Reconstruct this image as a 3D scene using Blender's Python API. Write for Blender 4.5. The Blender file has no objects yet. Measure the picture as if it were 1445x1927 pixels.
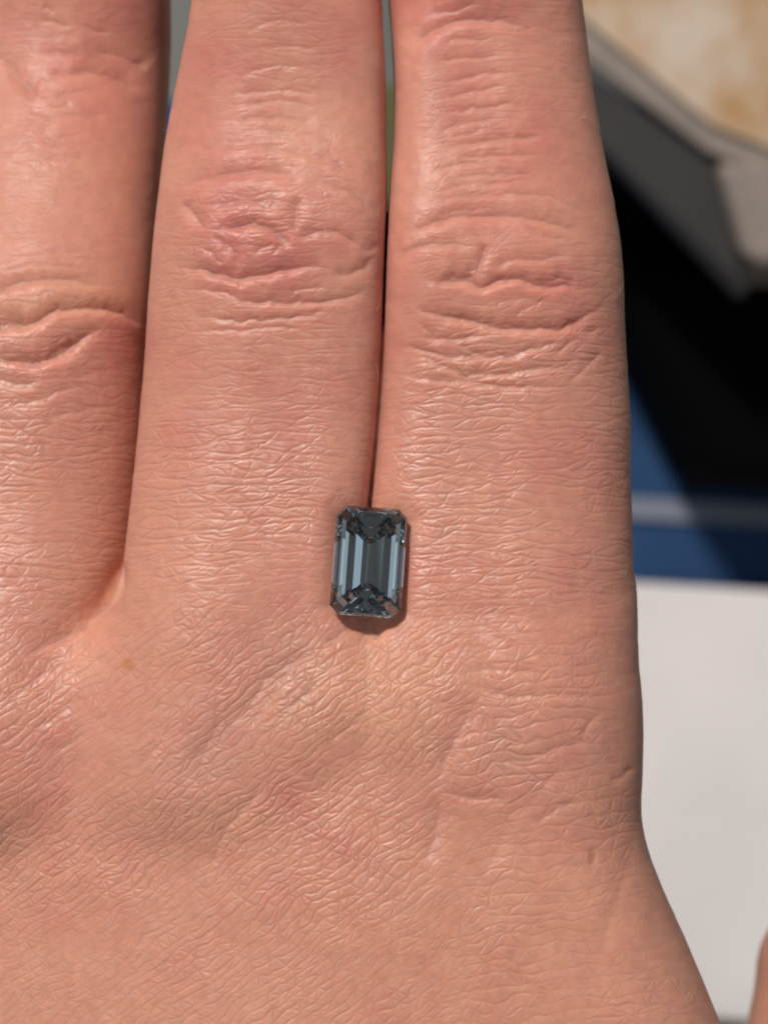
import bpy, bmesh, math
import numpy as np
from mathutils import Vector, Matrix, Euler

sc = bpy.context.scene
MM = 0.001                      # all dimensions below are in millimetres
D = 130.0                       # lens height above the back of the hand
PXMM = 23.6                     # photograph pixels per millimetre at the height of the stone
CX, CY = 722.5, 963.5

def lin(r, g, b):
    f = lambda c: (c/255/12.92) if c <= 10 else ((c/255+0.055)/1.055)**2.4
    return (f(r), f(g), f(b), 1.0)

# ------------------------------------------------------------------ camera
cam = bpy.data.cameras.new('camera')
camo = bpy.data.objects.new('camera', cam)
sc.collection.objects.link(camo)
camo.location = (0, 0, D*MM)
camo.rotation_euler = (0, 0, 0)
cam.sensor_fit = 'VERTICAL'
cam.sensor_height = 24.0
cam.lens = 24.0*D/(1927/PXMM)
cam.clip_start = 0.005
cam.clip_end = 20.0
cam.dof.use_dof = True
cam.dof.focus_distance = (D-0.6)*MM
APERTURE = 2.2                  # mm
cam.dof.aperture_fstop = cam.lens/APERTURE
sc.camera = camo

# ------------------------------------------------------------------ light
world = bpy.data.worlds.new('World')
sc.world = world
world.use_nodes = True
bg = world.node_tree.nodes['Background']
bg.inputs[0].default_value = (1.0, 0.95, 0.92, 1)
bg.inputs[1].default_value = 0.08

def area(name, loc, target, size, power, col, sizey=None):
    l = bpy.data.lights.new(name, 'AREA')
    l.energy = power
    l.color = col
    l.shape = 'RECTANGLE' if sizey else 'DISK'
    l.size = size*MM
    if sizey: l.size_y = sizey*MM
    o = bpy.data.objects.new(name, l)
    sc.collection.objects.link(o)
    o.location = Vector(loc)*MM
    d = (Vector(target)-Vector(loc)).normalized()
    o.rotation_euler = d.to_track_quat('-Z', 'Y').to_euler()
    return o
area('ceiling_lamp', (-430, 860, 1120), (0, -12, 0), 220, 25.0, (1.0, 0.895, 0.825))
area('added_panel_right', (520, 30, 560), (0, 0, 0), 560, 0.62, (0.78, 0.93, 1.0), 620)  # unseen cool light panel, added so the stone's facets show pale strips
area('added_panel_left', (-520, 30, 560), (0, 0, 0), 560, 0.62, (0.78, 0.93, 1.0), 620)  # matching panel added out of view on the left, for the stone's other side

sc.render.engine = 'CYCLES'
sc.cycles.use_denoising = True
sc.cycles.max_bounces = 24
sc.cycles.transmission_bounces = 24
sc.cycles.glossy_bounces = 12
sc.cycles.sample_clamp_indirect = 6.0
sc.cycles.use_fast_gi = False
sc.view_settings.view_transform = 'Standard'
sc.view_settings.look = 'None'
sc.view_settings.exposure = 0.0
sc.view_settings.gamma = 1.0

# ------------------------------------------------------------------ helpers
def W(px, py, z=0.0):
    """a photograph pixel read off at height z, in millimetres"""
    k = (D-z)/D/PXMM
    return np.array([(px-CX)*k, (CY-py)*k, z])

def link(name, me, parent=None, **props):
    o = bpy.data.objects.new(name, me)
    sc.collection.objects.link(o)
    if parent is not None: o.parent = parent
    for k, v in props.items(): o[k] = v
    return o

def new_mat(name):
    m = bpy.data.materials.new(name)
    m.use_nodes = True
    return m, m.node_tree.nodes, m.node_tree.links, m.node_tree.nodes['Principled BSDF']

def spline(ys, vs):
    """natural cubic spline through (ys, vs) -> dense table"""
    ys = np.asarray(ys, float); vs = np.asarray(vs, float)
    o = np.argsort(ys); ys, vs = ys[o], vs[o]
    n = len(ys); h = np.diff(ys)
    A = np.eye(n); r = np.zeros(n)
    for i in range(1, n-1):
        A[i, i-1] = h[i-1]; A[i, i] = 2*(h[i-1]+h[i]); A[i, i+1] = h[i]
        r[i] = 6*((vs[i+1]-vs[i])/h[i]-(vs[i]-vs[i-1])/h[i-1])
    m = np.linalg.solve(A, r)
    x = np.linspace(ys[0], ys[-1], 600)
    k = np.clip(np.searchsorted(ys, x)-1, 0, n-2)
    a = (ys[k+1]-x)/h[k]; b = (x-ys[k])/h[k]
    y = a*vs[k]+b*vs[k+1]+((a**3-a)*m[k]+(b**3-b)*m[k+1])*h[k]**2/6
    return x.astype(np.float32), y.astype(np.float32)

def smooth(a, b, x):
    t = np.clip((x-a)/(b-a), 0, 1)
    return t*t*(3-2*t)

def hash2(i, j, seed):
    h = (i.astype(np.uint32)*np.uint32(374761393)+j.astype(np.uint32)*np.uint32(668265263)+np.uint32((seed*2246822519) & 0xffffffff))
    h = (h ^ (h >> np.uint32(13)))*np.uint32(1274126177)
    h = h ^ (h >> np.uint32(16))
    h = h*np.uint32(2654435761)
    return ((h ^ (h >> np.uint32(15))) & np.uint32(0xffffff)).astype(np.float32)/np.float32(0xffffff)

def noise(x, y, seed):
    xi = np.floor(x); yi = np.floor(y)
    fx = (x-xi).astype(np.float32); fy = (y-yi).astype(np.float32)
    fx = fx*fx*(3-2*fx); fy = fy*fy*(3-2*fy)
    i = xi.astype(np.int64); j = yi.astype(np.int64)
    a = hash2(i, j, seed); b = hash2(i+1, j, seed); c = hash2(i, j+1, seed); d = hash2(i+1, j+1, seed)
    return (a+(b-a)*fx)*(1-fy)+(c+(d-c)*fx)*fy-0.5

def fbm(x, y, seed, n=3):
    s = 0; a = 1.0
    for k in range(n):
        s = s+a*noise(x*2**k, y*2**k, seed+17*k); a *= 0.5
    return s

# ------------------------------------------------------------------ the stone's cut: step (emerald) cut, millimetres
def octagon(wx, wy, c):
    return [(-wx+c, wy), (wx-c, wy), (wx, wy-c), (wx, -wy+c), (wx-c, -wy), (-wx+c, -wy), (-wx, -wy+c), (-wx, wy-c)]
HW, HL, CC = 2.86, 4.42, 0.72
rings = []          # (octagon, z) from the table down
def ring(fr, z, fl=None, cc=None):
    wx = HW*fr; wy = HL-HW*(1-fr) if fl is None else HL*fl
    rings.append(([(p[0], p[1]) for p in octagon(wx, wy, CC*(0.35+0.65*fr) if cc is None else cc)], z))
ring(0.70, 0.84); ring(0.82, 0.65); ring(0.93, 0.38); ring(1.0, 0.10); ring(1.0, -0.02)
ring(0.80, -0.95); ring(0.47, -2.04); ring(0.20, -2.76)
KEEL = HL-HW
GEM_LOC = Vector(W(694, 1057, -0.55))
GEM_ROT = Euler((math.radians(-10), math.radians(1.0), math.radians(-4.2)), 'XYZ').to_matrix()
def gem_planes():
    """outward planes of the stone, so that the skin can give way to it"""
    pl = []
    for (A, za), (B, zb) in zip(rings[:-1], rings[1:]):
        for i in range(8):
            j = (i+1) % 8
            a, b, c = Vector((*A[i], za)), Vector((*A[j], za)), Vector((*B[i], zb))
            nn = (b-a).cross(c-a).normalized()
            if nn.dot(a) < 0: nn = -nn
            pl.append((GEM_ROT@nn, GEM_ROT@a+GEM_LOC))
    return np.array([[*a, a.dot(b)] for a, b in pl], np.float32)
GP = gem_planes()

# ------------------------------------------------------------------ the hand's form
# rows: py, left px, right px, height of the top of the finger, half thickness
FINGERS = {
 'index': [(-560, 800, 1010, 0, 5.5), (-330, 752, 1050, 0.5, 6.3), (-100, 729, 1083, -1.4, 7.2), (0, 731, 1092, -2.7, 7.6), (60, 736, 1100, -3.3, 7.8), (150, 742, 1111, -3.4, 7.7),
           (300, 738, 1135, -2.9, 8.0), (430, 728.5, 1160, -1.9, 8.7), (530, 725, 1170, -1.3, 9.0), (650, 721, 1174, -1.6, 9.0), (800, 712, 1182, -1.9, 9.2), (950, 697, 1184, -1.5, 9.6),
           (1100, 691.5, 1187, -0.8, 10), (1250, 700, 1186, -0.2, 10), (1400, 712, 1172, -0.4, 9), (1600, 740, 1140, -1.2, 8)],
 'middle': [(-720, 440, 640, 0, 5.5), (-500, 395, 685, 0.8, 6.4), (-250, 377, 705, 0.2, 7.2), (0, 364, 718, -1.8, 7.7), (130, 342, 724, -2.7, 7.8), (250, 318, 727, -2.9, 8.0), (380, 301, 728, -1.7, 8.7),
            (460, 293, 725.5, -1.2, 9.0), (560, 284, 722.5, -1.5, 9.0), (640, 278, 720, -1.8, 8.9), (820, 263, 709, -1.8, 9.2), (950, 249, 695, -1.3, 9.5), (1050, 239, 689, -0.8, 9.8),
            (1108, 229, 687.5, -0.5, 10), (1250, 205, 684, -0.1, 10), (1400, 190, 670, -0.2, 9), (1600, 190, 640, -1.0, 8)],
 'ring': [(-560, 0, 230, -17.6, 5.5), (-350, -45, 290, -14.6, 6.3), (-100, -78, 317, -14.0, 7.2), (30, -86, 321, -14.8, 7.6), (130, -92, 318, -15.0, 7.9), (280, -100, 308, -12.8, 7.8), (420, -118, 300, -10.6, 8.2),
          (560, -138, 292, -8.2, 8.7), (650, -150, 288, -7.8, 8.9), (800, -165, 282, -7.8, 8.9), (950, -185, 272, -7.2, 9.2), (1100, -200, 250, -5.7, 9.6), (1250, -215, 225, -4.0, 9.8), (1400, -215, 205, -3.1, 9), (1600, -190, 190, -3.6, 8)],
 'little': [(60, -420, -230, -26, 5.0), (220, -465, -215, -21, 5.8), (480, -500, -200, -15, 6.4), (700, -540, -190, -11.5, 7.2), (820, -560, -190, -10.6, 7.4), (1000, -590, -195, -10, 7.6), (1200, -610, -205, -8, 8.0),
            (1400, -610, -215, -6, 8.5), (1600, -580, -225, -6, 8)],
}
PALM = [(1060, -440, 1150, -9.0, 4.0), (1130, -470, 1165, -4.0, 6.2), (1210, -520, 1172, -1.3, 8.0), (1300, -560, 1187, -0.1, 9.8), (1420, -580, 1195, 0.2, 10.8), (1520, -590, 1197, 0.5, 11.4), (1600, -590, 1214, 0.8, 11.9), (1700, -588, 1254, 1.1, 12.4),
        (1820, -580, 1304, 1.5, 12.8), (1927, -570, 1350, 1.8, 13.2), (2100, -550, 1443, 2.0, 14), (2400, -500, 1520, 1.5, 15), (2800, -400, 1400, 0, 16), (3300, -280, 1150, -2, 17)]

def tables(rows):
    T = {k: [] for k in 'y xc a zc b'.split()}
    for py, l, r, zt, b in rows:
        z = zt-b
        L, R = W(l, py, z), W(r, py, z)
        T['y'].append((L[1])); T['xc'].append((L[0]+R[0])/2); T['a'].append((R[0]-L[0])/2); T['zc'].append(z); T['b'].append(b)
    return {k: spline(T['y'], T[k]) for k in ('xc', 'a', 'zc', 'b')}, (min(T['y']), max(T['y']))
FT = {n: tables(r) for n, r in FINGERS.items()}
PT = tables(PALM)

def ev(tab, y):
    return np.interp(y, tab[0], tab[1]).astype(np.float32)

def f_finger(n, P):
    T, (y0, y1) = FT[n]
    x, y, z = P[:, 0], P[:, 1], P[:, 2]
    a = ev(T['a'], y); b = ev(T['b'], y); xc = ev(T['xc'], y); zc = ev(T['zc'], y)
    tip = 9.0; base = 7.0
    e1 = np.clip((y-(y1-tip))/tip, 0, 1.6); e0 = np.clip(((y0+base)-y)/base, 0, 1.6)
    qx = np.abs(x-xc)/a; qz = np.abs(z-zc)/b
    n_ = 2.2
    if n in ('index', 'middle'):
        side = (x < xc) if n == 'index' else (x > xc)
        n_ = (2.2+3.3*side*smooth(-23, -15, y)*smooth(44, 36, y)).astype(np.float32)
    q = ((qx**n_+qz**n_)+e1**2.2+e0**2.0)**(1/n_)
    return (q-1)*np.minimum(a, b)

def f_palm(P):
    T, (y0, y1) = PT
    x, y, z = P[:, 0], P[:, 1], P[:, 2]
    a = ev(T['a'], y); b = ev(T['b'], y); xc = ev(T['xc'], y); zc = ev(T['zc'], y)
    arch = np.where(x < 3, 0.0055, 0.0012)*(x-3)**2
    r = np.minimum(b, 9.0)
    dx = np.abs(x-xc)-(a-r); dz = np.abs(z-(zc-arch))-(b-r)
    d = np.sqrt(np.maximum(dx, 0)**2+np.maximum(dz, 0)**2)+np.minimum(np.maximum(dx, dz), 0)-r
    d = -smin(-d, -(y-y1), 5.0)
    front = np.interp(x, (-60, -32, -28, -24.5, -21, -18.5), (-22, -13.6, -11.6, -9.4, -6.6, -4.6)).astype(np.float32)
    d = -smin(-d, -(y-front)*0.8, 3.0)
    return np.maximum(d, y0-y)

def cone(P, A, B, ra, rb):
    ab = B-A; t = np.clip(((P-A)@ab)/(ab@ab), 0, 1)[:, None]
    return np.linalg.norm(P-(A+t*ab), axis=1)-(ra+(rb-ra)*t[:, 0])

def smin(a, b, k):
    h = np.maximum(k-np.abs(a-b), 0)/k
    return np.minimum(a, b)-h*h*k*0.25

CONTACT = np.array(sorted([(W(px_, py_, -8)[1], W(px_, py_, -8)[0]) for px_, py_ in ((730, 385), (726, 480), (723, 600), (712, 800), (697, 945), (690, 1100))])).T
CONTACT2 = np.array(sorted([(W(px_, py_, -12)[1], W(px_, py_, -12)[0]) for px_, py_ in ((250, 950), (240, 1050), (228, 1108), (205, 1160), (190, 1260))])).T
TH = [(W(1180, 2560, -19), 15), (W(1500, 2330, -26), 11.5), (W(1590, 2020, -38), 9.8), (W(1592, 1842, -40), 9.2)]
def sdf(P):
    P = P.astype(np.float32)
    f = f_finger('middle', P)
    f = smin(f, f_finger('index', P), 0.15)
    # where the two fingers press together, below the surface
    cxy = np.interp(P[:, 1], CONTACT[0], CONTACT[1])
    c = np.maximum(np.maximum(np.abs(P[:, 0]-cxy)-1.2, np.abs(P[:, 2]+9.8+7*smooth(14, 25, P[:, 1]))-4.3), np.maximum(P[:, 1]-CONTACT[0][-1], CONTACT[0][0]-P[:, 1])).astype(np.float32)
    f = smin(f, c, 0.15)
    f = smin(f, f_finger('ring', P), 0.15)
    cxy = np.interp(P[:, 1], CONTACT2[0], CONTACT2[1])
    c = np.maximum(np.maximum(np.abs(P[:, 0]-cxy)-2.2, np.abs(P[:, 2]+14.2+5*smooth(-9, 0, P[:, 1]))-4.4), np.maximum(P[:, 1]-CONTACT2[0][-1], CONTACT2[0][0]-P[:, 1])).astype(np.float32)
    f = smin(f, c, 0.8)
    f = smin(f, f_finger('little', P), 0.15)
    f = smin(f, f_palm(P), 3.2-1.3*smooth(-12, -17, P[:, 0])*smooth(-19, -12, P[:, 1]))
    t = None
    for (A, ra), (B, rb) in zip(TH[:-1], TH[1:]):
        c = cone(P, A.astype(np.float32), B.astype(np.float32), ra, rb)
        t = c if t is None else smin(t, c, 3.0)
    f = smin(f, t, 9.0)
    near = np.nonzero((np.abs(P[:, 0]-GEM_LOC.x) < 5) & (np.abs(P[:, 1]-GEM_LOC.y) < 7) & (np.abs(P[:, 2]) < 6))[0]
    if len(near):
        g = (P[near]@GP[:, :3].T-GP[:, 3]).max(1)-0.06
        f[near] = -smin(-f[near], g, 1.8)
    return f

def grad(P, h=0.05):
    g = np.zeros_like(P)
    for s in ((1, -1, -1), (-1, -1, 1), (-1, 1, -1), (1, 1, 1)):
        s = np.array(s, np.float32)
        g += s*sdf(P+h*s)[:, None]
    g /= 4*h
    return g

def surface_nets(lo, hi, h):
    nx, ny, nz = [int(math.ceil((b-a)/h))+1 for a, b in zip(lo, hi)]
    # the grid is finer across the narrow gap between index and middle finger
    X = np.concatenate([np.arange(lo[0], -2.6, h), np.arange(-2.6, 1.6, 0.07), np.arange(1.6, hi[0], h)]); nx = len(X)
    Y = lo[1]+h*np.arange(ny); Z = lo[2]+h*np.arange(nz)
    F = np.empty((nx, ny, nz), np.float32)
    yy, zz = np.meshgrid(Y, Z, indexing='ij')
    step = 12
    for i in range(0, nx, step):
        xs = X[i:i+step]
        P = np.empty((len(xs), ny, nz, 3), np.float32)
        P[..., 0] = xs[:, None, None]; P[..., 1] = yy; P[..., 2] = zz
        F[i:i+step] = sdf(P.reshape(-1, 3)).reshape(len(xs), ny, nz)
    S = F < 0
    c = np.zeros((nx-1, ny-1, nz-1), np.int8)
    for d in np.ndindex(2, 2, 2):
        c += S[d[0]:nx-1+d[0], d[1]:ny-1+d[1], d[2]:nz-1+d[2]]
    act = np.argwhere((c > 0) & (c < 8))
    idx = -np.ones(c.shape, np.int64)
    idx[tuple(act.T)] = np.arange(len(act))
    acc = np.zeros((len(act), 3)); cnt = np.zeros(len(act))
    for ax in range(3):
        o1, o2 = [k for k in range(3) if k != ax]
        for u in (0, 1):
            for v in (0, 1):
                a = act.copy(); a[:, o1] += u; a[:, o2] += v
                b = a.copy(); b[:, ax] += 1
                fa = F[tuple(a.T)]; fb = F[tuple(b.T)]
                m = (fa < 0) != (fb < 0)
                t = fa[m]/(fa[m]-fb[m])
                p = a[m].astype(float); p[:, ax] += t
                acc[m] += p; cnt[m] += 1
    V = acc/cnt[:, None]*h+np.array(lo)
    V[:, 0] = np.interp(acc[:, 0]/cnt, np.arange(nx), X)
    quads = []
    for ax in range(3):
        o1, o2 = (ax+1) % 3, (ax+2) % 3
        sl0 = [slice(None)]*3; sl1 = [slice(None)]*3
        sl0[ax] = slice(0, -1); sl1[ax] = slice(1, None)
        s0 = S[tuple(sl0)]; s1 = S[tuple(sl1)]
        e = np.argwhere(s0 != s1)
        ok = (e[:, o1] > 0) & (e[:, o2] > 0) & (e[:, o1] < c.shape[o1]) & (e[:, o2] < c.shape[o2])
        e = e[ok]
        out = s0[tuple(e.T)]
        q = []
        for u, v in ((-1, -1), (0, -1), (0, 0), (-1, 0)):
            k = e.copy(); k[:, o1] += u; k[:, o2] += v
            q.append(idx[tuple(k.T)])
        q = np.stack(q, 1)
        q[~out] = q[~out][:, ::-1]
        quads.append(q)
    Q = np.concatenate(quads)
    T = np.concatenate([Q[:, [0, 1, 2]], Q[:, [0, 2, 3]]])
    return V.astype(np.float32), T

def refine(V, T, flag, longest):
    N = len(V)
    E = np.sort(np.concatenate([T[:, [0, 1]], T[:, [1, 2]], T[:, [2, 0]]]), axis=1)
    key, inv = np.unique(E[:, 0]*N+E[:, 1], return_inverse=True)
    a, b = key//N, key % N
    mk = (flag[a] | flag[b]) & (((V[a]-V[b])**2).sum(1) > longest**2)
    mid = np.where(mk, N+np.cumsum(mk)-1, -1)
    V2 = np.concatenate([V, (V[a[mk]]+V[b[mk]])/2])
    n = len(T)
    M = np.stack([mid[inv[:n]], mid[inv[n:2*n]], mid[inv[2*n:]]], 1)
    k = (M >= 0).sum(1)
    res = [T[k == 0]]
    t, m = T[k == 3], M[k == 3]
    res += [np.stack([t[:, 0], m[:, 0], m[:, 2]], 1), np.stack([m[:, 0], t[:, 1], m[:, 1]], 1), np.stack([m[:, 2], m[:, 1], t[:, 2]], 1), m]
    for r in range(3):
        tt = np.roll(T, -r, axis=1); mm = np.roll(M, -r, axis=1)
        s = (k == 1) & (mm[:, 0] >= 0)
        t, m = tt[s], mm[s]
        res += [np.stack([t[:, 0], m[:, 0], t[:, 2]], 1), np.stack([m[:, 0], t[:, 1], t[:, 2]], 1)]
        s = (k == 2) & (mm[:, 2] < 0)
        t, m = tt[s], mm[s]
        res += [np.stack([m[:, 0], t[:, 1], m[:, 1]], 1), np.stack([t[:, 0], m[:, 0], m[:, 1]], 1), np.stack([t[:, 0], m[:, 1], t[:, 2]], 1)]
    return V2, np.concatenate(res)

def to_px(P):
    k = D*PXMM/(D-P[:, 2])
    return CX+P[:, 0]*k, CY-P[:, 1]*k

def project(V, it=1):
    for _ in range(it):
        g = grad(V); f = sdf(V)
        V = V-(np.clip(f, -0.6, 0.6)/np.maximum((g*g).sum(1), 0.15))[:, None]*g
    g = grad(V)
    return V.astype(np.float32), (g/np.maximum(np.linalg.norm(g, axis=1), 1e-6)[:, None]).astype(np.float32)

# ------------------------------------------------------------------ skin relief
def tri_net(s, t, cs, ct, seed, w, along=1.0, across=0.8, diag=0.7, jit=0.42, jt=0.2):
    """network of furrows enclosing irregular triangles; s, t in mm, cell cs x ct mm.  Returns (furrow 0..1, distance to it)"""
    j0 = np.floor(t/ct).astype(np.int64)
    sh = lambda j: 0.5*cs*(j & 1)
    G = np.zeros(len(s), np.float32); DM = np.full(len(s), 9.0, np.float32)
    def pt(i, j):
        return ((i+0.5+jit*(hash2(i, j, seed)-0.5)*2)*cs+0.5*cs*(j & 1)).astype(np.float32), ((j+0.5+jt*(hash2(i, j, seed+5)-0.5)*2)*ct).astype(np.float32)
    for dj in (-2, -1, 0, 1):
        j = j0+dj
        i0 = np.floor((s-sh(j))/cs).astype(np.int64)
        for di in (-2, -1, 0, 1):
            i = i0+di
            ax, ay = pt(i, j)
            odd = j & 1
            for kind, (bi, bj) in enumerate(((i+1, j), (i+odd, j+1), (i-1+odd, j+1))):
                bx, by = pt(bi, bj)
                ex, ey = bx-ax, by-ay
                u = np.clip(((s-ax)*ex+(t-ay)*ey)/(ex*ex+ey*ey+1e-6), 0, 1)
                d = np.sqrt((s-ax-u*ex)**2+(t-ay-u*ey)**2)
                st = (along, across, diag)[kind]*((0.55, 0.1, 0.1)[kind]+(0.45, 0.9, 0.9)[kind]*hash2(i*3+kind, j, seed+9))
                np.maximum(G, st*np.exp(-(d/w)**2), out=G)
                np.minimum(DM, d+0.16*(1-st), out=DM)
    return G, DM

def dome(d, r):
    q = np.clip(d/r, 0, 1)
    return q*q*(3-2*q)

def catmull(p, n=8):
    p = np.asarray(p, float)
    if len(p) < 3: return np.stack([np.linspace(p[0, k], p[-1, k], n) for k in (0, 1)], 1)
    q = np.concatenate([[2*p[0]-p[1]], p, [2*p[-1]-p[-2]]])
    out = []
    for i in range(1, len(q)-2):
        for t in np.linspace(0, 1, n, endpoint=False):
            out.append(0.5*((2*q[i])+(-q[i-1]+q[i+1])*t+(2*q[i-1]-5*q[i]+4*q[i+1]-q[i+2])*t*t+(-q[i-1]+3*q[i]-3*q[i+1]+q[i+2])*t**3))
    out.append(p[-1])
    return np.array(out)

def crop(x0, y0, s):
    return lambda *pts: [(x0+a*s, y0+b*s) for a, b in pts]
MI = crop(280, 240, 460/1445); IN = crop(710, 340, 480/1445); RI = crop(0, 460, 300/1445); RD = crop(0, 0, 340/1445); ID = crop(700, 0, 440/1445)
PX = crop(0, 0, 1)
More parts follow.
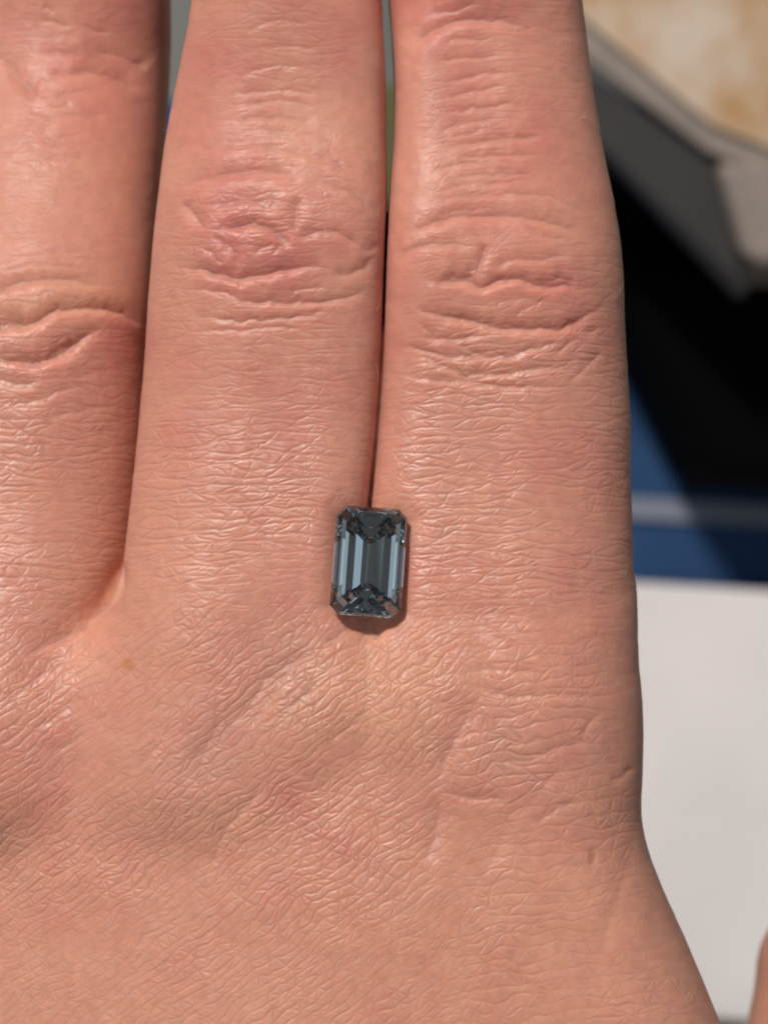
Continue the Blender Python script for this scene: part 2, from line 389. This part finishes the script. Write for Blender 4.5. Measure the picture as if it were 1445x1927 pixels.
# furrows: (points, half width px, depth mm)
CREASES = [
 # middle finger knuckle
 (MI((330,60),(500,35),(700,22),(1000,50),(1180,130)), 6, .07), (MI((380,110),(560,75),(800,60),(1000,90)), 5, .07), (MI((250,170),(400,128),(700,112),(950,160),(1150,245),(1280,340)), 7, .13),
 (MI((180,385),(300,310),(450,270),(650,255),(800,275),(930,318)), 12, .38), (MI((930,318),(1100,345),(1250,430),(1340,560)), 7, .14),
 (MI((190,440),(230,480),(290,545),(345,606)), 11, .34), (MI((345,606),(500,590),(620,570),(700,588),(780,645),(845,658)), 9, .44), (MI((845,658),(950,622),(1100,618),(1200,670),(1260,700)), 7, .22),
 (MI((300,470),(420,455),(560,430),(700,455),(850,520)), 13, .2), (MI((890,400),(870,500),(850,640)), 10, .22),
 (MI((100,815),(250,838),(360,852),(450,874),(540,890),(650,876),(800,845),(950,815),(1100,830)), 8, .42), (MI((370,620),(450,690),(510,750),(530,880)), 7, .2),
 (MI((720,760),(780,695),(850,660)), 5, .13), (MI((600,760),(700,700),(740,680)), 5, .1), (MI((300,690),(390,770),(450,800)), 4, .1),
 (MI((430,960),(520,1010),(620,1032),(800,1037),(1000,1035),(1200,1000),(1330,930)), 6, .22), (MI((200,950),(430,975),(520,1005)), 5, .12), (MI((840,1000),(880,960),(1100,945)), 5, .1),
 (MI((180,1085),(400,1132),(600,1138),(800,1130),(950,1112),(1100,1050)), 5, .17), (MI((200,1205),(500,1195),(700,1180),(950,1185)), 5, .14), (MI((1080,830),(1150,865),(1270,835),(1360,740)), 9, .22),
 (MI((1210,690),(1300,720),(1370,690)), 8, .12), (MI((530,890),(540,960)), 4, .1), (MI((620,900),(700,980)), 4, .08),
 # index knuckle
 (IN((250,130),(450,92),(700,76),(950,85),(1150,170),(1250,260)), 5, .1), (IN((300,190),(500,168),(700,140)), 4, .07), (IN((330,60),(520,25),(800,0),(1000,30)), 5, .09),
 (IN((130,360),(200,285),(330,230),(450,205),(620,198),(800,203),(950,225),(1060,265),(1160,310),(1280,380)), 9, .34), (IN((800,240),(900,285),(1000,330),(1150,340)), 6, .13),
 (IN((90,470),(140,430),(200,390),(300,362),(460,365),(560,400)), 8, .2), (IN((610,340),(600,400),(585,450),(570,520),(590,600)), 9, .28),
 (IN((200,530),(330,565),(400,562),(500,568),(590,608),(680,575),(800,562),(900,592),(1000,597),(1080,592),(1140,620),(1320,600)), 7, .46), (IN((360,520),(480,545),(570,540)), 14, .34),
 (IN((620,450),(690,478),(760,440),(900,450),(1030,428),(1100,450)), 6, .17), (IN((1080,540),(1000,560),(900,575)), 9, .16),
 (IN((180,725),(320,755),(450,782),(600,818),(720,832),(900,838),(1080,834),(1180,770),(1330,670)), 7, .46), (IN((1080,834),(1200,858),(1260,825)), 5, .13),
 (IN((440,770),(480,830),(540,870)), 4, .08), (IN((230,800),(290,850),(330,890)), 4, .09), (IN((220,885),(360,897),(500,890),(640,858)), 5, .17),
 (IN((430,900),(520,962),(600,990),(700,992),(800,977),(950,932),(1110,885)), 6, .22), (IN((90,930),(250,958),(400,990),(520,1005),(610,1010)), 6, .2),
 (IN((80,980),(250,1000),(380,1050),(500,1105),(560,1097),(720,1097),(900,1067),(1100,1040),(1280,1020)), 6, .22), (IN((120,1090),(300,1127),(500,1140),(700,1165),(900,1167),(1060,1172)), 6, .2),
 (IN((970,1010),(1080,930),(1150,870)), 5, .12), (IN((1060,1160),(1180,1050),(1290,960)), 5, .11), (IN((560,1095),(610,1010)), 4, .09), (IN((650,720),(720,690),(960,650)), 4, .08), (IN((760,780),(850,720),(1000,650)), 4, .08),
 # ring finger knuckle
 (RI((-200,480),(0,415),(150,350),(330,310),(500,312),(800,345),(1100,400)), 10, .4), (RI((-200,760),(0,765),(150,742),(280,720),(400,662),(520,602),(700,577),(900,573),(1080,612),(1230,692),(1330,760)), 9, .58),
 (RI((-100,740),(100,715),(260,700)), 17, .4), (RI((-200,1020),(0,1045),(150,1062),(320,1082),(450,1032),(600,972),(720,882),(850,805),(1000,790)), 9, .6), (RI((400,1000),(600,930),(700,860)), 15, .35),
 (RI((-100,1200),(0,1230),(200,1272),(400,1220)), 9, .25), (RI((-100,1460),(250,1430),(450,1370),(620,1300),(900,1250)), 7, .15), (RI((0,250),(300,175),(600,190),(900,230)), 5, .1), (RI((0,120),(300,80),(600,60),(900,40)), 5, .08), (RI((400,120),(700,120),(1000,180)), 5, .08),
 (RI((600,1200),(800,1180),(1000,1130)), 6, .08), (RI((400,1560),(700,1520),(1000,1460)), 6, .1),
 # ring far knuckle
 (RD((-100,400),(60,500),(150,620),(250,710),(320,750)), 15, .34), (RD((550,540),(700,565),(850,600),(1000,650),(1180,740)), 14, .42), (RD((640,400),(900,430),(1100,500),(1200,560)), 16, .3),
 (RD((300,410),(500,415),(700,450)), 5, .14), (RD((350,585),(550,588),(750,618)), 5, .16), (RD((400,760),(600,735),(850,735)), 5, .12), (RD((200,880),(380,925),(600,925),(950,910)), 6, .14),
 (RD((300,150),(450,180),(560,230)), 5, .12), (RD((650,200),(780,255),(900,270)), 5, .12), (RD((330,60),(450,100)), 5, .1), (RD((350,830),(480,845),(600,845)), 5, .09), (RD((400,1160),(570,1145),(800,1160)), 5, .08), (RD((300,1245),(500,1262),(750,1280)), 5, .08), (RD((300,1100),(500,1100),(740,1070)), 5, .07),
 # index far knuckle and the bands below it
 (ID((190,300),(250,255),(320,210),(420,160),(600,115),(760,118),(900,150),(1050,230)), 12, .36), (ID((300,100),(500,60),(700,0)), 8, .15), (ID((420,265),(560,245),(800,225)), 5, .1),
 (ID((380,385),(560,358),(860,328)), 4, .1), (ID((400,510),(600,478),(740,447),(1000,450)), 4, .1), (ID((430,605),(650,560),(840,515)), 4, .1), (ID((400,705),(600,680),(800,652),(980,665)), 4, .1), (ID((400,805),(620,750),(800,735)), 4, .08),
 (ID((500,835),(700,800)), 4, .07), (ID((400,915),(650,875),(900,850),(1060,860)), 5, .13), (ID((480,990),(700,958),(900,952),(1060,975)), 4, .12), (ID((330,1070),(550,1018),(800,996)), 4, .09), (ID((420,1110),(700,1077),(900,1072),(1100,1120)), 5, .12), (ID((850,830),(980,860),(1050,845)), 4, .08),
 # middle phalanx bands
 (PX((455,60),(520,40),(590,45)), 4, .05), (PX((470,95),(540,88),(610,98)), 4, .06), (PX((440,140),(520,125),(600,130)), 4, .06), (PX((430,178),(520,170),(610,176)), 4, .08), (PX((440,200),(520,190),(600,200)), 4, .08), (PX((420,232),(500,222),(600,235)), 5, .1),
 # webs
 (PX((240,1040),(234,1080),(226,1110),(205,1137),(180,1160),(140,1188),(90,1215),(40,1235)), 14, .6, (0.4, 1.9)), (PX((590,1228),(635,1198),(672,1180),(700,1178)), 9, .22), (PX((688,1120),(694,1160),(700,1182),(712,1205)), 26, 0.9), (PX((520,1262),(600,1222)), 7, .16),
 # back of the hand
 (PX((905,1290),(880,1345),(852,1400),(836,1440),(824,1492)), 24, .36), (PX((824,1492),(822,1540),(812,1590),(790,1630)), 22, .32), (PX((824,1492),(870,1500),(920,1503),(970,1500)), 7, .17), (PX((960,1545),(1000,1510),(1030,1470),(1100,1420)), 10, .09),
 (PX((870,1290),(960,1308),(1050,1308),(1150,1312)), 6, .15), (PX((860,1255),(960,1262),(1080,1268)), 6, .1), (PX((900,1420),(990,1430),(1060,1405),(1140,1390)), 7, .13), (PX((1000,1470),(960,1540),(930,1610),(880,1690)), 12, .08), (PX((1090,1400),(1110,1360),(1140,1330)), 6, .1),
 (PX((600,1180),(545,1240),(490,1300),(430,1370),(370,1440),(320,1500)), 60, .45), (PX((520,1250),(480,1310),(455,1370)), 8, .14), (PX((560,1235),(520,1290),(480,1350),(430,1420)), 8, .14), (PX((480,1500),(450,1530),(425,1560),(405,1610),(380,1640)), 18, .18), (PX((500,1470),(470,1510),(440,1535)), 8, .16),
 (PX((420,1340),(390,1400),(340,1440)), 8, .12), (PX((330,1350),(290,1410),(240,1460)), 8, .1), (PX((620,1260),(560,1320),(500,1380)), 7, .1), (PX((700,1330),(640,1380),(560,1440)), 7, .08),
 (PX((1205,1545),(1185,1620),(1165,1680),(1140,1760),(1110,1850)), 22, .15), (PX((1195,1440),(1170,1460),(1140,1470)), 6, .12), (PX((1100,1500),(1050,1520),(990,1560)), 6, .1), (PX((1110,1590),(1116,1615),(1110,1640)), 5, .1),
 (PX((170,1300),(120,1340),(40,1390)), 8, .1), (PX((130,1240),(60,1290),(0,1330)), 8, .1), (PX((230,1320),(160,1380),(80,1430)), 7, .09),
]
rng = np.random.default_rng(7)

def relief(V, N):
    px, py = to_px(V)
    n = len(V)
    H = np.zeros(n, np.float32)
    vis = (N[:, 2] > -0.35) & (px > -90) & (px < 1470) & (py > -130) & (py < 2060)
    I = np.nonzero(vis)[0]
    P = V[I]; x, y = px[I].astype(np.float32), py[I].astype(np.float32)
    ff = np.stack([f_finger(k, P) for k in ('index', 'middle', 'ring')], 1)
    fi = ff.argmin(1)
    xc = np.stack([ev(FT[k][0]['xc'], P[:, 1]) for k in ('index', 'middle', 'ring')], 1)[np.arange(len(I)), fi]
    aa = np.stack([ev(FT[k][0]['a'], P[:, 1]) for k in ('index', 'middle', 'ring')], 1)[np.arange(len(I)), fi]
    mx, my = x/PXMM, -y/PXMM
    wx = fbm(mx*0.35, my*0.35, 3); wy = fbm(mx*0.35, my*0.35, 4)
    wx2 = fbm(mx*1.3, my*1.3, 13, 2); wy2 = fbm(mx*1.3, my*1.3, 14, 2)
    h = np.zeros(len(I), np.float32)
    # how far the vertex lies on the back of the hand rather than on a finger (0..1)
    web = np.where(fi == 2, 1120, 1130)
    wp = smooth(-90, 150, y-web+40*wx)
    # --- finger skin: furrows run across
    m = wp < 0.999
    u = (P[:, 0]-xc)/aa
    arc = np.arcsin(np.clip(u, -0.98, 0.98))*aa
    s = (arc+fi*37.0+0.5*wx2)[m]; t = (my+0.045*(u*u*aa)+0.10*wy2+0.35*wy)[m]
    g1, d1 = tri_net(s, t, 2.0, 0.66, 21, 0.085, 0.95, 0.85, 0.85, 0.44, 0.42)
    g2, d2 = tri_net(s+3.1, t*1.0+1.7, 0.85, 0.34, 22, 0.055, 0.8, 0.8, 0.7, 0.42, 0.35)
    joint = np.choose(fi, [530, 450, 640])
    amp = 0.34+0.30*smooth(-130, -40, y-joint)+0.45*smooth(60, 200, y-joint)+0.2*smooth(320, 480, y-joint)
    amp = amp*(0.35+0.65*smooth(1.0, 0.62, np.abs(u)))*np.clip(0.8+0.9*fbm(mx*0.22, my*0.22, 31, 2), 0.3, 1.5)
    hf = 0.060*dome(d1, 0.22)+0.042*dome(d2, 0.12)
    h[m] += (hf*(amp*(1-wp))[m])
    plate = np.zeros(len(I), np.float32)
    plate[m] += (smooth(0.03, 0.11, d2)*smooth(0.02, 0.12, d1)*((1-wp)*np.clip(amp, 0.1, 1))[m])
    # --- back of the hand: triangles and lozenges, slanting up to the right
    m = wp > 0.001
    ang = np.radians(38-30*smooth(700, 1050, x)+26*smooth(1600, 1900, y)*smooth(300, 900, x)+16*wx)
    ang0 = np.radians(36)
    def rot(a): return mx*np.cos(a)+my*np.sin(a), -mx*np.sin(a)+my*np.cos(a)
    right = smooth(760, 960, x+60*wx)
    s1, t1 = rot(ang0)
    s1 = s1+0.9*wx+0.10*wx2; t1 = t1+0.8*wy+0.07*wy2
    s2, t2 = rot(np.radians(6))
    s2 = s2+1.0*wy+0.12*wx2; t2 = t2+0.9*wx+0.10*wy2
    acc = np.zeros(len(I), np.float32)
    for (ss, tt, ca, cb, w_, sd) in ((s1, t1, 0.92, 0.70, 1-right, 41), (s2, t2, 1.3, 0.92, right, 51)):
        mm = m & (w_ > 0.001)
        a1, b1 = tri_net(ss[mm], tt[mm], ca, cb, sd, 0.10, 1.0, 0.8, 0.8, 0.40)
        a2, b2 = tri_net(ss[mm]*1.0+2.2, tt[mm]+0.9, ca*0.5, cb*0.5, sd+1, 0.055, 0.8, 0.8, 0.8, 0.42, 0.3)
        acc[mm] += (0.060*dome(b1, 0.22)+0.024*dome(b2, 0.13))*w_[mm]
        plate[mm] += smooth(0.05, 0.19, b1)*w_[mm]*wp[mm]
    amp = np.clip(0.92+1.1*fbm(mx*0.2, my*0.2, 33, 3), 0.35, 1.5)*(1-0.35*smooth(1650, 1850, y))*smooth(1.02, 0.9, np.abs((P[:, 0]-ev(PT[0]['xc'], P[:, 1]))/ev(PT[0]['a'], P[:, 1])))
    h += acc*amp*wp
    plate *= np.clip(0.62+1.3*fbm(mx*1.3, my*1.3, 63, 2)+0.5*fbm(mx*0.2, my*0.2, 64, 2), 0.05, 1.2)
    # plates of uneven height and low swells
    h += 0.032*fbm(mx*1.1, my*1.1, 61, 2)+0.11*fbm(mx*0.16, my*0.16, 62, 2)*1.2
    # --- drawn furrows
    X = x+2.6*wx2*2+3*wx; Yy = y+2.6*wy2*2+3*wy
    order = np.argsort(Yy); Ys = Yy[order]
    for pts, hw, dep, *asy in CREASES:
        c = catmull(pts)
        r = hw*(9 if asy else 4.5)
        a, b = np.searchsorted(Ys, [c[:, 1].min()-r, c[:, 1].max()+r])
        k = order[a:b]
        k = k[(X[k] > c[:, 0].min()-r) & (X[k] < c[:, 0].max()+r)]
        if not len(k): continue
        xs, ys = X[k], Yy[k]
        best = np.full(len(k), 1e9, np.float32); tb = np.zeros(len(k), np.float32); sg = np.zeros(len(k), np.float32)
        L = len(c)-1
        for q in range(L):
            ax, ay = c[q]; ex, ey = c[q+1]-c[q]
            uu = np.clip(((xs-ax)*ex+(ys-ay)*ey)/(ex*ex+ey*ey+1e-9), 0, 1)
            dx_, dy_ = xs-ax-uu*ex, ys-ay-uu*ey
            d = np.hypot(dx_, dy_)
            bt = d < best
            best[bt] = d[bt]; tb[bt] = ((q+uu)/L)[bt]; sg[bt] = np.sign(dy_)[bt]
        taper = smooth(0, 0.28, tb)*smooth(1.0, 0.72, tb)
        # the near (wrist) side of a fold rises more steeply than the far side
        ww = 1.2*hw*np.where(sg > 0, *(asy[0] if asy else (0.75, 1.25)))
        prof = -np.exp(-(np.sqrt(best**2+2.2)-1.5)/(ww*0.9))+0.10*np.exp(-((best-2.2*ww)/(1.4*ww))**2)
        h[k] += 0.95*dep*taper*prof
    g = (P@GP[:, :3].T-GP[:, 3]).max(1)
    h = np.where((g < 1.5) & (h > 0), h*smooth(0.15, 1.4, g), h)
    H[I] = h
    K = np.full(n, 0.5, np.float32); K[I] = np.clip(plate, 0, 1)
    return H, K

print('hand...')
import time
_t = time.time()
V, T = surface_nets((-58, -100, -62), (62, 84, 4.5), 0.6)
print('nets', len(V), time.time()-_t)
V, N = project(V, 2)
def flags(V, N, mx_, my0, my1, nz):
    px, py = to_px(V)
    return (px > -mx_) & (px < 1445+mx_) & (py > -my0) & (py < 1927+my1) & (N[:, 2] > nz) & (V[:, 2] > -22)
for (a, b, c, nz, le) in ((90, 130, 130, -0.5, 0.4), (70, 80, 80, -0.25, 0.2), (25, 25, 25, 0.1, 0.125)):
    V, T = refine(V, T, flags(V, N, a, b, c, nz), le)
    V, N = project(V, 1)
    print('refine', len(V), len(T), time.time()-_t)
H, K = relief(V, N)
print('relief', time.time()-_t)
VD = V+N*H[:, None]

me = bpy.data.meshes.new('hand')
me.vertices.add(len(VD)); me.vertices.foreach_set('co', (VD*MM).astype(np.float32).ravel())
me.loops.add(len(T)*3); me.loops.foreach_set('vertex_index', T.astype(np.int32).ravel())
me.polygons.add(len(T)); me.polygons.foreach_set('loop_start', np.arange(0, len(T)*3, 3, dtype=np.int32))
me.polygons.foreach_set('use_smooth', np.ones(len(T), bool))
me.update(calc_edges=True)

# pigment: flush over the joints, yellower over the webs and the hand's back, two freckles
px, py = to_px(V)
mx, my = px/PXMM, -py/PXMM
col = np.tile(np.array([0.575, 0.268, 0.208], np.float32), (len(V), 1))
def blob(x0, y0, rx, ry): return np.exp(-((px-x0)/rx)**2-((py-y0)/ry)**2)[:, None]
pink = np.array([0.52, 0.188, 0.160], np.float32); yel = np.array([0.625, 0.325, 0.225], np.float32); blue = np.array([0.47, 0.255, 0.215], np.float32)
def mixc(c, t, k): return c+(t-c)*k
flush = np.clip(0.5*blob(510, 440, 190, 110)+0.4*blob(950, 540, 190, 110)+0.4*blob(80, 640, 180, 90)+0.42*smooth(650, 0, py)[:, None]+0.3*blob(480, 800, 160, 160)+0.8*fbm(mx*0.22, my*0.22, 71, 4)[:, None], 0, 1)
yellow = np.clip(0.9*blob(700, 1300, 190, 110)+0.6*blob(230, 1180, 130, 110)+0.5*blob(110, 560, 150, 50)+0.45*smooth(1150, 1850, py)[:, None]+0.5*fbm(mx*0.3, my*0.3, 72, 3)[:, None], 0, 1)
vein = np.clip(0.8*blob(540, 1270, 70, 90)+0.6*blob(420, 1400, 70, 80)+0.4*blob(350, 1480, 80, 80)+0.35*blob(960, 1400, 160, 90), 0, 1)
col = mixc(col, pink, flush); col = mixc(col, yel, yellow*0.8); col = mixc(col, blue, vein*0.6)
col *= (1+0.10*fbm(mx*1.6, my*1.6, 73, 3)[:, None])
r = np.hypot(px-243+4*fbm(mx*3, my*3, 74), py-1250)
col = mixc(col, np.array([0.50, 0.20, 0.085], np.float32), (0.7*smooth(17, 7, r))[:, None])
r = np.hypot((px-1112)*1.6, (py-1612))
col = mixc(col, np.array([0.42, 0.17, 0.09], np.float32), (0.45*smooth(18, 6, r))[:, None])
col = np.clip(col*np.array([1.0, 1.035, 1.0], np.float32), 0.02, 0.9)
at = me.color_attributes.new('pigment', 'FLOAT_COLOR', 'POINT')
at.data.foreach_set('color', np.concatenate([col, np.ones((len(V), 1), np.float32)], 1).astype(np.float32).ravel())

at = me.attributes.new('gloss', 'FLOAT', 'POINT')
at.data.foreach_set('value', K)
m, nd, lk, bs = new_mat('skin')
ga = nd.new('ShaderNodeAttribute'); ga.attribute_name = 'gloss'
gm = nd.new('ShaderNodeMapRange'); gm.inputs[3].default_value = 0.18; gm.inputs[4].default_value = 0.85
lk.new(ga.outputs['Fac'], gm.inputs[0]); lk.new(gm.outputs[0], bs.inputs['Specular IOR Level'])
a = nd.new('ShaderNodeAttribute'); a.attribute_name = 'pigment'
lk.new(a.outputs['Color'], bs.inputs['Base Color'])
bs.inputs['Roughness'].default_value = 0.42
bs.inputs['Specular IOR Level'].default_value = 0.45
bs.inputs['Coat Weight'].default_value = 0.06
bs.inputs['Coat Roughness'].default_value = 0.26
bs.inputs['Coat IOR'].default_value = 1.45
bs.inputs['Subsurface Weight'].default_value = 1.0
bs.inputs['Subsurface Radius'].default_value = (1.0, 0.38, 0.20)
bs.inputs['Subsurface Scale'].default_value = 1.5*MM
tc = nd.new('ShaderNodeTexCoord')
n1 = nd.new('ShaderNodeTexNoise'); n1.inputs['Scale'].default_value = 4.5/MM; n1.inputs['Detail'].default_value = 3
lk.new(tc.outputs['Object'], n1.inputs['Vector'])
n2 = nd.new('ShaderNodeTexNoise'); n2.inputs['Scale'].default_value = 0.5/MM; n2.inputs['Detail'].default_value = 3
lk.new(tc.outputs['Object'], n2.inputs['Vector'])
mr = nd.new('ShaderNodeMapRange'); mr.inputs[3].default_value = 0.40; mr.inputs[4].default_value = 0.55
lk.new(n2.outputs['Fac'], mr.inputs[0]); lk.new(mr.outputs[0], bs.inputs['Roughness'])
bp = nd.new('ShaderNodeBump'); bp.inputs['Strength'].default_value = 0.55; bp.inputs['Distance'].default_value = 0.05*MM
lk.new(n1.outputs['Fac'], bp.inputs['Height']); lk.new(bp.outputs['Normal'], bs.inputs['Normal']); lk.new(bp.outputs['Normal'], bs.inputs['Coat Normal'])
me.materials.append(m)
hand = link('hand', me, label='bare hand seen from the back, fingers side by side, a freckle below the web', category='hand')
# fine pale hairs on the fingers
bm = bmesh.new()
cand = np.nonzero((N[:, 2] > 0.35) & (px > 20) & (px < 1170) & (py > 200) & (py < 1250))[0]
for q in range(150):
    k = rng.choice(cand)
    p = Vector(VD[k]); nn = Vector(N[k])
    a = rng.normal(-1.75 if p.x < 0 else -1.3, 0.45)
    d = Vector((math.cos(a), -math.sin(a), 0)); d = (d-nn*d.dot(nn)).normalized()*(-1 if rng.random() < 0.15 else 1)
    ln = rng.uniform(0.7, 1.9); side = nn.cross(d).normalized(); lift = rng.uniform(0.08, 0.3); bend = rng.uniform(-0.25, 0.25)
    prev = None
    for st in range(5):
        u = st/4
        c = p+d*ln*u+nn*(lift*math.sin(u*2.2)+0.01)+side*bend*u*u
        r = 0.016*(1-0.75*u)
        rg = [bm.verts.new((c+side*r*math.cos(w)+nn*r*math.sin(w))*MM) for w in (0.5, 2.6, 4.7)]
        if prev:
            for e in range(3): bm.faces.new((prev[e], prev[(e+1) % 3], rg[(e+1) % 3], rg[e]))
        prev = rg
hme = bpy.data.meshes.new('fine_hair'); bm.to_mesh(hme); bm.free()
hm, hn, hl, hb = new_mat('pale_hair')
hb.inputs['Base Color'].default_value = (0.62, 0.45, 0.30, 1); hb.inputs['Roughness'].default_value = 0.4
hme.materials.append(hm)
link('fine_hair', hme, hand, kind='stuff')
print('hand done', time.time()-_t)

# ------------------------------------------------------------------ the stone: step (emerald) cut
me = bpy.data.meshes.new('gemstone')
bm = bmesh.new()
vs = [[bm.verts.new((x*MM, y*MM, z*MM)) for x, y in r] for r, z in rings]
bm.faces.new(vs[0][::-1])
for A, B in zip(vs[:-1], vs[1:]):
    for i in range(8):
        j = (i+1) % 8
        bm.faces.new((A[i], A[j], B[j], B[i]))
kl = HL-HW
k0 = bm.verts.new((0, kl*MM, -3.17*MM)); k1 = bm.verts.new((0, -kl*MM, -3.17*MM))
L = vs[-1]
bm.faces.new((L[0], L[1], k0)); bm.faces.new((L[1], L[2], k0)); bm.faces.new((L[2], L[3], k1, k0)); bm.faces.new((L[3], L[4], k1))
bm.faces.new((L[4], L[5], k1)); bm.faces.new((L[5], L[6], k1)); bm.faces.new((L[6], L[7], k0, k1)); bm.faces.new((L[7], L[0], k0))
bmesh.ops.recalc_face_normals(bm, faces=bm.faces)
bm.to_mesh(me); bm.free()
m, nd, lk, bs = new_mat('blue_grey_stone')
bs.inputs['Base Color'].default_value = (1, 1, 1, 1)
bs.inputs['Roughness'].default_value = 0.0
bs.inputs['IOR'].default_value = 2.4
bs.inputs['Transmission Weight'].default_value = 1.0
va = nd.new('ShaderNodeVolumeAbsorption')
va.inputs['Color'].default_value = (0.37, 0.57, 0.68, 1)
va.inputs['Density'].default_value = 0.105/MM
lk.new(va.outputs[0], nd['Material Output'].inputs['Volume'])
me.materials.append(m)
gem = link('gemstone', me, label='emerald cut blue grey gemstone wedged between two fingers at the web', category='gemstone')
gem.location = GEM_LOC*MM
gem.rotation_euler = GEM_ROT.to_euler()

# ------------------------------------------------------------------ the blurred surroundings
def prism(name, pts, depth, mat, parent=None, bevel=0.0, **props):
    """pts: (px, py, z) outline of the upper face, extruded down by depth mm"""
    bm = bmesh.new()
    top = [bm.verts.new(Vector(W(*p))*MM) for p in pts]
    f = bm.faces.new(top)
    bm.normal_update()
    if f.normal.z < 0: f.normal_flip()
    e = bmesh.ops.extrude_face_region(bm, geom=[f])
    bmesh.ops.translate(bm, vec=(0, 0, -depth*MM), verts=[v for v in e['geom'] if isinstance(v, bmesh.types.BMVert)])
    bmesh.ops.recalc_face_normals(bm, faces=bm.faces)
    if bevel:
        bmesh.ops.bevel(bm, geom=list(bm.edges), offset=bevel*MM, segments=3, affect='EDGES', profile=0.5)
    me = bpy.data.meshes.new(name); bm.to_mesh(me); bm.free()
    me.materials.append(mat)
    return link(name, me, parent, **props)

def plain(name, c, rough=0.6, noise_scale=None, c2=None, spec=0.5):
    m, nd, lk, bs = new_mat(name)
    bs.inputs['Base Color'].default_value = c
    bs.inputs['Roughness'].default_value = rough
    bs.inputs['Specular IOR Level'].default_value = spec
    if noise_scale:
        tc = nd.new('ShaderNodeTexCoord'); n = nd.new('ShaderNodeTexNoise'); n.inputs['Scale'].default_value = noise_scale/3.0/MM; n.inputs['Detail'].default_value = 4
        lk.new(tc.outputs['Object'], n.inputs['Vector'])
        r = nd.new('ShaderNodeValToRGB'); r.color_ramp.elements[0].position = 0.35; r.color_ramp.elements[1].position = 0.65
        r.color_ramp.elements[0].color = c; r.color_ramp.elements[1].color = c2
        lk.new(n.outputs['Fac'], r.inputs[0]); lk.new(r.outputs[0], bs.inputs['Base Color'])
    return m
ground_m = plain('grey_tabletop', (0.16, 0.17, 0.16, 1), 0.6, 0.02, (0.12, 0.13, 0.125, 1))
paper_m = plain('white_paper', (0.91, 0.895, 0.895, 1), 0.7, 0.05, (0.83, 0.815, 0.82, 1))
blue_m = plain('blue_cloth', (0.022, 0.062, 0.16, 1), 0.8, 0.03, (0.03, 0.085, 0.21, 1), 0.2)
pale_m = plain('pale_stripe', (0.22, 0.25, 0.33, 1), 0.8)
black_m = plain('black_plastic', (0.0022, 0.0022, 0.0024, 1), 0.9, spec=0.05)
char_m = plain('charcoal_panel', (0.020, 0.020, 0.022, 1), 0.7, 0.06, (0.027, 0.027, 0.03, 1))
taupe_m = plain('taupe_edge', (0.20, 0.175, 0.155, 1), 0.5, 0.15, (0.30, 0.25, 0.22, 1))
gran_m = plain('speckled_stone', (0.42, 0.24, 0.09, 1), 0.45, 0.16, (0.58, 0.49, 0.40, 1))
olive_m = plain('olive_card', (0.10, 0.10, 0.035, 1), 0.7)

prism('tabletop', [(-3500, -3500, -420), (5000, -3500, -420), (5000, 5500, -420), (-3500, 5500, -420)], 8, ground_m, kind='structure')
mat_ = prism('blue_cloth', [(-300, 190, -405), (1900, 190, -405), (1900, 1300, -405), (-300, 1300, -405)], 4, blue_m, label='dark blue cloth with a pale stripe lying beyond the white paper', category='cloth')
prism('stripe', [(700, 908, -402), (1900, 975, -402), (1900, 1015, -402), (700, 950, -402)], 2, pale_m, mat_)
prism('white_paper', [(600, 1062, -380), (1900, 1140, -380), (1900, 1960, -380), (600, 1865, -380)], 12, paper_m, label='blank white paper pad lying beside the hand', category='paper', bevel=1.0)
prism('black_case', [(1130, 480, -330), (1330, 880, -330), (1350, 905, -330), (1900, 960, -330), (1900, 300, -330), (1130, 170, -330)], 60, black_m, label='matt black case lying on the blue cloth', category='case', bevel=8)
prism('olive_card', [(650, 160, -395), (860, 160, -395), (860, 420, -395), (650, 420, -395)], 3, olive_m, label='olive green card showing through the gap between two fingers', category='card')
ct = bpy.data.objects.new('stone_topped_counter', None); sc.collection.objects.link(ct)
ct.location = Vector(W(1400, 150, -290))*MM
ct['label'] = 'counter with a speckled beige stone top and charcoal side'; ct['category'] = 'counter'
def under(o):
    bpy.context.view_layer.update()
    o.parent = ct; o.matrix_parent_inverse = ct.matrix_world.inverted()
under(prism('countertop', [(1060, 5, -270), (1340, 236, -270), (1460, 285, -270), (2000, 330, -270), (2000, -900, -270), (1000, -900, -270)], 1.9, gran_m, bevel=0.5))
under(prism('edge_trim', [(1040, 62, -272), (1330, 285, -272), (1460, 340, -272), (2000, 380, -272), (2000, -850, -272), (1000, -850, -272)], 3.5, taupe_m, bevel=0.8))
under(prism('side_panel', [(1020, 70, -276), (1345, 290, -276), (1412, 548, -276), (1398, 562, -276), (1125, 276, -276), (1020, 190, -276)], 8, char_m, bevel=2))
under(prism('corner_post', [(1346, 300, -271.5), (1600, 300, -271.5), (1600, 500, -271.5), (1428, 498, -271.5), (1398, 480, -271.5)], 40, taupe_m, bevel=3))
